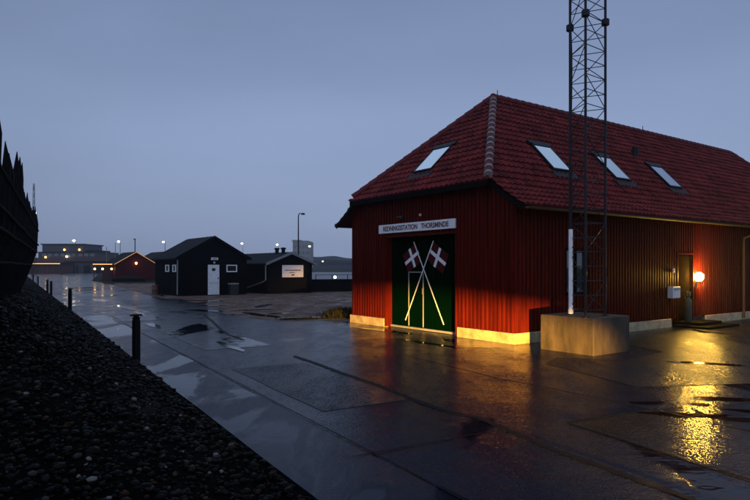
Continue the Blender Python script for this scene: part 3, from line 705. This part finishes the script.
# ------------------------------------------------------------------ huts
def hut(name, label, loc, wd, ln, ze, za, m_wall, m_roof, over=.22, trim=None, cat='hut'):
    h = thing(name, label, cat, loc, ANG)
    wl = MB(); wl.prism([(0,0,0),(wd,0,0),(wd,0,ze),(wd/2,0,za-.06),(0,0,ze)], (0,.08,0)); wl.prism([(0,ln,0),(wd,ln,0),(wd,ln,ze),(wd/2,ln,za-.06),(0,ln,ze)], (0,-.08,0))
    wl.box(0,.08,.08,ln-.08,0,ze); wl.box(wd-.08,wd,.08,ln-.08,0,ze)
    z = .1
    while z < ze-.1:     # lapped boards
        wl.box(-.018,-.001,0,ln,z,z+.14); wl.box(0,wd,-.018,-.001,z,z+.14); z += .19
    while z < za-.2:
        k_ = (z+.14-ze)/(za-ze)*wd/2+.05; wl.box(k_,wd-k_,-.018,-.001,z,z+.14); z += .19
    wl.build('wall', m_wall, h)
    sl_ = (za-ze)/(wd/2); rf = MB(); t = .09
    for sx in (0, 1):
        X = (lambda x: x) if sx == 0 else (lambda x: wd-x)
        e0 = -over; P2 = [(X(e0),-over,ze+sl_*e0),(X(wd/2),-over,za),(X(wd/2),-over,za+t),(X(e0),-over,ze+sl_*e0+t)]
        rf.prism(P2, (0,ln+2*over,0))
        for q in range(1, int(wd/2/.5)+1):    # felt battens
            pass
    yy = -over
    while yy < ln+over:
        for sx in (0,1):
            X = (lambda x: x) if sx == 0 else (lambda x: wd-x)
            rf.tube([(X(-over),yy,ze-sl_*over+t+.005),(X(wd/2),yy,za+t+.005)], .018, 5)
        yy += .62
    r_ = rf.build('roof', m_roof, h)
    tm = MB()
    for sx in (0,1):
        X = (lambda x: x) if sx == 0 else (lambda x: wd-x)
        P2 = [(X(-over),-over-.03,ze-sl_*over+t-.14),(X(wd/2),-over-.03,za+t-.14),(X(wd/2),-over-.03,za+t+.02),(X(-over),-over-.03,ze-sl_*over+t+.02)]
        tm.prism(P2, (0,.028,0))
    tm.build('bargeboard', trim or m_wall, r_)
    return h, r_
h1, r1 = hut('tarred_hut', 'black tarred hut with a white door, nearest hut left of the station', (-11.1,33.8,0), 4.12, 4.46, 2.2, 3.36, M['black_wood'], M['felt'])
dr = MB().box(1.72,2.40,-.045,-.019,.04,1.78).build('door', M['white'], h1)
MB().box(1.95,2.16,-.052,-.046,1.42,1.58).build('notice', M['plastic_dark'], dr); MB().box(2.31,2.35,-.09,-.046,.95,1.05).build('handle', M['mast_metal'], dr); MB().box(1.76,2.36,-.05,-.046,.66,.78).build('kick_plate', M['box_white'], dr)
fr = MB().box(2.84,3.50,-.05,-.019,1.35,1.41).box(2.84,3.50,-.05,-.019,1.72,1.78).box(2.84,2.90,-.05,-.019,1.411,1.719).box(3.44,3.50,-.05,-.019,1.411,1.719).build('window', M['white'], h1)
MB().box(2.90,3.44,-.03,-.02,1.41,1.72).build('pane', M['glass'], fr)
for y0, y1 in ((1.53,2.25),(.24,.89)):
    q = MB().box(-.05,-.019,y0,y0+.14,1.37,1.78).box(-.05,-.019,y1-.14,y1,1.37,1.78).box(-.05,-.019,y0+.14,y1-.14,1.37,1.42).box(-.05,-.019,y0+.14,y1-.14,1.73,1.78).build('window', M['offwhite'], h1)
    MB().box(-.03,-.02,y0+.14,y1-.14,1.42,1.73).build('pane', M['glass'], q)
MB().tube([(-.06,-.12,2.05),(-.06,-.06,.1)], .035, 8).build('downpipe', M['dull'], h1)
s1 = thing('toilet_sign', 'small pale sign above the white door of the black hut', 'sign', Vector((-11.1,33.8,0))+EX*2.12-EY*.02+Vector((0,0,2.13)), ANG)
MB().box(-.21,.21,-.03,0,-.07,.07).build('board', M['offwhite'], s1); MB().box(-.13,.13,-.034,-.0305,-.02,.02).build('lettering', M['letters'], s1)
l1 = thing('door_lamp', 'small round unlit lamp between the sign and the white hut door', 'lamp', Vector((-11.1,33.8,0))+EX*2.08-EY*.02+Vector((0,0,1.9)), ANG)
MB().sphere((0,-.08,0), .06, 12, 8).build('globe', M['box_white'], l1, smooth=True); MB().box(-.04,.04,-.03,0,-.03,.07).build('bracket', M['plastic_dark'], l1)
tb = thing('litter_bin', 'dark litter bin with a pale lid under the hut window', 'bin', Vector((-11.1,33.8,0))+EX*3.14-EY*.35, ANG)
MB().box(-.25,.25,-.2,.2,.0,.62).build('body', M['plastic_dark'], tb, bevel=.02); MB().box(-.27,.27,-.22,.22,.621,.70).build('lid', M['dull'], tb, bevel=.02)
br = MB().lathe([(.20,0),(.22,.02),(.21,.28),(.22,.30),(.21,.32),(.22,.56),(.20,.58),(.001,.58)], n=16).build('barrel', M['rust'], None, smooth=True)
br.location = Vector((-11.1,33.8,0))-EX*.4+EY*3.0; tag(br, 'rusty brown barrel against the left wall of the white-doored black hut', 'barrel')

h2, r2 = hut('low_hut', 'low black hut with white bargeboards and a white sign, right of the white-doored hut', (-6.57,36.7,0), 3.1, 7.0, 1.88, 2.5, M['black_wood'], M['felt'], trim=M['dull'])
for y_ in (.85, 1.75): MB().tube([(1.5,y_,2.4),(1.5,y_,2.78)], .12, 10).lathe([(.17,0),(.17,.10),(.001,.12)], (1.5,y_,2.78), 12).build('chimney', M['bollard'], r2)
MB().tube([(-.12,.02,1.75),(-.12,.02,.86),(-.15,.4,.72),(-.15,3.9,.10)], .04, 8).build('drainpipe', M['dull'], h2)
s2 = thing('hut_sign', 'white rectangular sign with dark lines of writing on the low hut gable', 'sign', Vector((-6.57,36.7,0))+EX*1.71-EY*.02+Vector((0,0,1.39)), ANG)
MB().box(-.74,.74,-.035,0,-.38,.38).build('board', M['white'], s2)
lt_ = MB()
x = -.55
while x < .5: w__ = random.uniform(.05,.13); lt_.box(x,x+w__,-.040,-.0355,.02,.09); x += w__+.035
x = -.25
while x < .15: w__ = random.uniform(.05,.10); lt_.box(x,x+w__,-.040,-.0355,-.12,-.07); x += w__+.03
lt_.box(-.1,.1,-.040,-.0355,-.28,-.20); lt_.build('lettering', M['letters'], s2)

h3, r3 = hut('red_hut', 'distant red hut with a lit lamp and glowing gable edges behind the black huts', (-30.7,71,0), 4.6, 6.5, 2.0, 3.4, M['red_wood_far'], M['felt_far'])
sl_ = (3.4-2.0)/2.3
MB().tube([(-.2,-.27,1.95),(2.3,-.27,3.45)], .035, 6).tube([(4.8,-.27,1.95),(2.3,-.27,3.45)], .035, 6).build('light_strip', M['led_soft'], h3)
pr_ = MB().box(-2.3,-.02,1.0,4,1.95,2.02)
for x_ in (-2.2,-1.2,-.2): pr_.box(x_,x_+.08,1.0,1.08,0,1.95)
pr_.build('porch', M['red_wood_far'], h3); MB().tube([(-2.3,.96,1.98),(-.02,.96,1.98)], .035, 6).build('porch_light_strip', M['led'], h3)
MB().box(1.0,1.8,-.03,-.02,0,.9).build('hatch', M['felt_far'], h3)
gl_ = thing('gable_lamp', 'round orange lamp glowing on the gable of the distant red hut', 'lamp', Vector((-30.7,71,0))+EX*2.28-EY*.02+Vector((0,0,2.1)), ANG)
MB().sphere((0,-.2,0), .13, 12, 8).build('globe', M['warm_lamp'], gl_, smooth=True); MB().box(-.04,.04,-.08,0,-.04,.04).build('bracket', M['plastic_dark'], gl_)
for i, (x_, lb) in enumerate(((-2.1,'leftmost'),(-1.25,'middle'),(-.25,'rightmost'))):
    q = thing('porch_lamp', f'{lb} of the three warm lamps under the red hut porch', 'lamp', Vector((-30.7,71,0))+EX*x_+EY*.9+Vector((0,0,1.42)), ANG, 'lamps under the red hut porch')
    MB().sphere((0,0,0), .12, 10, 8).build('globe', M['warm_lamp_soft'], q, smooth=True); MB().tube([(0,0,.121),(0,.05,.52)], .012, 5).build('cord', M['plastic_dark'], q)
h4, r4 = hut('distant_hut', 'dark hut roof seen between the red hut and the white-doored hut', (-32.5,84,0), 5.6, 6, 2.2, 3.75, M['black_wood'], M['felt_far'])
# low things before the red hut
for i, (x_, y_, l_, lb) in enumerate(((-27.6,67.4,3.4,'long low dark planter box in front of the red hut gable'),)):
    q = thing('planter_box', lb, 'planter', (x_,y_,0), math.radians(8))
    MB().box(-l_/2,l_/2,-.3,.3,0,.36).build('box', M['black_wood'], q)
    b_ = MB()
    for _ in range(260):
        c = Vector((random.uniform(-l_/2,l_/2), random.uniform(-.25,.25), .36+random.random()*.3)); a_ = Vector((random.gauss(0,1),random.gauss(0,1),random.gauss(0,1))).normalized()*.11; c2 = Vector((random.gauss(0,1),random.gauss(0,1),random.gauss(0,1))).normalized()*.06
        b_.add([c-a_, c+c2, c+a_], [(0,1,2)])
    b_.build('shrubs', M['hill'], q)

# ------------------------------------------------------------------ quay wall, railing, lamps, poles
qw = MB().box(0,14,0,.35,0,.76).box(-.02,14.02,-.03,.38,.761,.83).build('quay_wall', M['black_wood'], None); qw.location = (-4.2,39.6,0); qw.rotation_euler.z = math.radians(20); tag(qw, 'low black timber wall between the low hut and the station', 'wall')
qr = thing('quay_railing', 'thin dark railing on the quay behind the low black wall', 'railing', (-4.5,45.3,0), math.atan2(32,69))
for i in range(9): MB().box(i*1.3,i*1.3+.05,-.025,.025,0,1.05).build('post', M['mast_metal'], qr)
MB().tube([(0,0,1.06),(10.5,0,1.06)], .022, 6).tube([(0,0,.6),(10.5,0,.6)], .016, 6).build('rail', M['mast_metal'], qr)
ql = thing('quay_lamp', 'low bright lamp on a short post at the quay edge', 'lamp', (-3.0,45.0,0))
MB().tube([(0,0,0),(0,0,.78)], .04, 8).build('post', M['mast_metal'], ql); MB().sphere((0,0,.88), .10, 12, 8).build('globe', M['white_lamp'], ql, smooth=True)
slp = thing('street_lamp', 'tall unlit street lamp with a curved neck behind the low black hut', 'street lamp', (-5.62,44,0))
MB().tube([(0,0,0),(0,0,1.2),(0,0,5.3),(.03,0,5.5),(.12,0,5.6),(.24,0,5.6)], [.07,.06,.04,.035,.035,.035], 8).build('pole', M['mast_metal'], slp, smooth=True)
MB().lathe([(.03,.06),(.12,.03),(.17,-.05),(.15,-.07),(.001,-.09)], (.34,0,5.56), 14).build('lamp_head', M['mast_metal'], slp, smooth=True)
def far_lamp(X, Y, z, label, m='white_lamp', r=.3):
    q = thing('street_lamp', label, 'street lamp', (X+.4,Y,0), 0, 'lit street lamps around the harbour')
    MB().tube([(0,0,0),(0,0,z-.1),(-.2,0,z+.18)], [.09,.06,.05], 6).build('pole', M['far_wall'], q); MB().sphere((-.4,0,z), r, 12, 8, .7).build('globe', M[m], q, smooth=True)
far_lamp(-75.25,150,8.25,'lit street lamp above the roof of the harbour building at far left', r=.34)
far_lamp(-64.1,150,8.0,'lit street lamp left of the red hut roof')
far_lamp(-52.9,150,7.9,'lit street lamp between the red hut and the white-doored black hut')
far_lamp(-53.2,240,11.0,'lit street lamp in the sky just right of the white-doored hut', r=.42)
far_lamp(-39.1,240,10.6,'lit street lamp above the chimneys of the low black hut', r=.42)
far_lamp(-26.2,240,9.9,'lit street lamp at the right edge of the pale harbour block', r=.42)
far_lamp(-20.9,240,3.9,'low lit lamp on the far shore right of the low hut', r=.28)
pm = thing('pole_light', 'slim dark pole with greenish head behind the red hut roof ridge', 'pole', (-32.0,80,0))
MB().tube([(0,0,0),(0,0,5.3)], .06, 6).build('pole', M['mast_metal'], pm); MB().box(-.18,.10,-.08,.08,5.3,5.42).build('lamp_head', M['mast_metal'], pm)
for i, (X_, lb) in enumerate(((-34.0,'left of two thin poles rising behind the red hut porch'),(-32.9,'right of two thin poles rising behind the red hut porch'))):
    q = MB().tube([(0,0,0),(0,0,4.2+i*.5)], .035, 6).build('flagpole', M['far_pale'], None); q.location = (X_,76,0); tag(q, lb, 'pole', 'thin poles behind the porch')
# far lattice mast behind the palisade
fm = thing('radio_mast', 'thin distant mast with a small bright light beside the palisade top', 'mast', (-39.8,70,0))
q = MB()
for a in range(3):
    c = Vector((.28*math.cos(a*2.094),.28*math.sin(a*2.094),0)); c2 = Vector((.28*math.cos((a+1)*2.094),.28*math.sin((a+1)*2.094),0)); q.tube([c, c*.3+Vector((0,0,11.4))], .022, 5)
    for k_ in range(14): q.tube([c.lerp(c*.3,k_/14)+Vector((0,0,k_*.8)), c2.lerp(c2*.3,(k_+1)/14)+Vector((0,0,k_*.8+.8))], .012, 4)
q.build('lattice', M['mast_metal'], fm); MB().sphere((.25,-.2,7.95), .13, 10, 8).build('light', M['cold_lamp'], fm, smooth=True)

# ------------------------------------------------------------------ far harbour
hbld = thing('harbour_building', 'large distant flat-roofed harbour building with small lights at far left', 'building', (-101,200,0))
MB().box(-9.9,3.7,0,14,6.7,9.05).build('upper_storey', M['far_wall'], hbld); MB().box(-10.9,8.7,-.6,16,4.75,6.68).build('middle_storey', M['far_wall'], hbld)
MB().box(-13,13,-1,18,0,4.72).build('lower_storey', M['far_red'], hbld); MB().box(-10.3,4.1,-.4,14.4,9.06,9.4).build('roof_edge', M['felt_far'], hbld); MB().box(-11.4,9.2,-1.1,16.4,6.60,6.69).box(-.0,7.5,2,12,6.70,7.3).build('lower_roof', M['felt_far'], hbld)
for i in range(9): MB().box(-9.6+i*2.0,-8.2+i*2.0,-.66,-.61,5.2,6.1).build('window', M['glass'], hbld)
for x_, z_, y_, m_ in ((-2.4,7.4,-.3,'warm_lamp_soft'),(2.6,7.4,-.3,'warm_lamp_soft'),(-8.1,4.9,-1.3,'warm_lamp_soft'),(-1.1,5.1,-1.3,'white_lamp')):
    MB().sphere((x_,y_,z_), .30, 10, 8).build('lamp', M[m_], hbld, smooth=True)
rs = thing('long_red_shed', 'long low red shed with a glowing yellow eave strip at far left', 'building', (-82.5,150,0))
MB().box(-6.5,4.1,0,6,0,2.35).build('wall', M['far_red'], rs); MB().box(-6.7,4.4,-.8,6.4,2.36,2.7).build('roof', M['felt_far'], rs); MB().box(-6.5,4.2,-.9,-.81,2.42,2.54).build('light_strip', M['led'], rs)
for i in range(8): MB().box(-6.3+i*1.45,-6.18+i*1.45,-.7,-.58,0,2.35).build('post', M['far_wall'], rs)
ds_ = thing('long_dark_shed', 'long dark shed between the lit red shed and the red hut', 'building', (-72,165,0))
MB().box(-13,6,0,8,0,2.9).build('wall', M['far_wall'], ds_); MB().box(-13.3,6.3,-.3,8.3,2.91,3.25).build('roof', M['felt_far'], ds_)
for i in range(5): MB().box(-11.5+i*3.4,-9.6+i*3.4,-.05,-.01,.0,2.1).build('gate', M['felt_far'], ds_)
pb = thing('pale_block', 'tall pale block building on the far shore behind the street lamp', 'building', (-34.2,280,0))
MB().box(-4.2,4.2,0,12,0,13.6).build('wall', M['far_pale'], pb); MB().box(-4.5,-.4,-.3,12.3,13.61,14.3).box(-.4,3,1,9,13.61,14.0).build('roof', M['far_pale'], pb)
for j in range(4):
    for i in range(4): MB().box(-3.5+i*1.9,-2.4+i*1.9,-.06,-.01,2+j*2.8,3.4+j*2.8).build('window', M['glass'], pb)
for i, (x0, x1, hh_, y_, lb) in enumerate(((-24,-8,3.0,262,'low warehouse roof right of the pale block on the far shore'),(-6,14,4.4,290,'larger warehouse on the far shore beside the station corner'))):
    q = thing('warehouse', lb, 'building', ((x0+x1)/2,y_,0)); hw = (x1-x0)/2
    MB().box(-hw,hw,0,10,0,hh_).build('wall', M['far_wall'], q); MB().prism([(-hw-.3,-.3,hh_),(hw+.3,-.3,hh_),(hw-1,5,hh_+1.6),(-hw+1,5,hh_+1.6)], (0,.01,0)).prism([(-hw-.3,-.3,hh_+.01),(-hw-.3,10.3,hh_+.01),(-hw+1,5,hh_+1.6)], (2*hw-.7,0,0)).build('roof', M['felt_far'], q)
# scrub covered dunes and shore
def hills(name, x0, x1, Y, h, seed, d=40):
    random.seed(seed); n = 160; mb = MB(); ph = [random.random()*9 for _ in range(6)]
    for i in range(n):
        x = x0+(x1-x0)*i/(n-1); t = i/(n-1); e_ = min(1, t*8, (1-t)*8)
        z = h*e_*(.72+.16*math.sin(x*.03+ph[0])+.10*math.sin(x*.09+ph[1])+.05*math.sin(x*.31+ph[2])+.05*random.random())
        mb.v += [(x,Y-d*.35,0),(x,Y-d*.2,z*.72),(x,Y,z),(x,Y+d,0)]
    for i in range(n-1):
        for k_ in range(3): mb.f.append((i*4+k_,(i+1)*4+k_,(i+1)*4+k_+1,i*4+k_+1))
    mb.build(name, M['hill'], smooth=False, kind='structure')
hills('hills', -420, 60, 380, 8.6, 3); hills('far_shore', -75, 120, 262, 3.4, 5, 14); hills('dunes', -300, -70, 225, 4.0, 9)

# ------------------------------------------------------------------ haze and the warm light low on the front
hz = MB().box(-460,300,-40,460,-4,16.5); hz = hz.build('haze', bpy.data.materials.new('haze'), None, kind='stuff'); hm = hz.data.materials[0]; hm.use_nodes = True
tag(hz, 'thin blue evening haze over the harbour', 'haze')
nt = hm.node_tree; nt.nodes.clear(); o_ = nt.nodes.new('ShaderNodeOutputMaterial'); pv = nt.nodes.new('ShaderNodeVolumePrincipled')
pv.inputs['Color'].default_value = (.80,.86,.95,1); pv.inputs['Density'].default_value = .0006; pv.inputs['Anisotropy'].default_value = .85
nt.links.new(pv.outputs[0], o_.inputs['Volume'])

sp_ = bpy.data.lights.new('headlamp', 'SPOT'); sp_.energy = 110000; sp_.color = (1,.50,.07); sp_.spot_size = math.radians(8.0); sp_.spot_blend = 1; sp_.shadow_soft_size = .05
so_ = bpy.data.objects.new('headlamp', sp_); C.objects.link(so_); so_.location = (3.1,-3.0,.16)
dv = Vector((1.85,15,.05))-Vector(so_.location); so_.rotation_euler = (-dv).to_track_quat('Z','Y').to_euler(); so_.scale = (2.9,1,1)
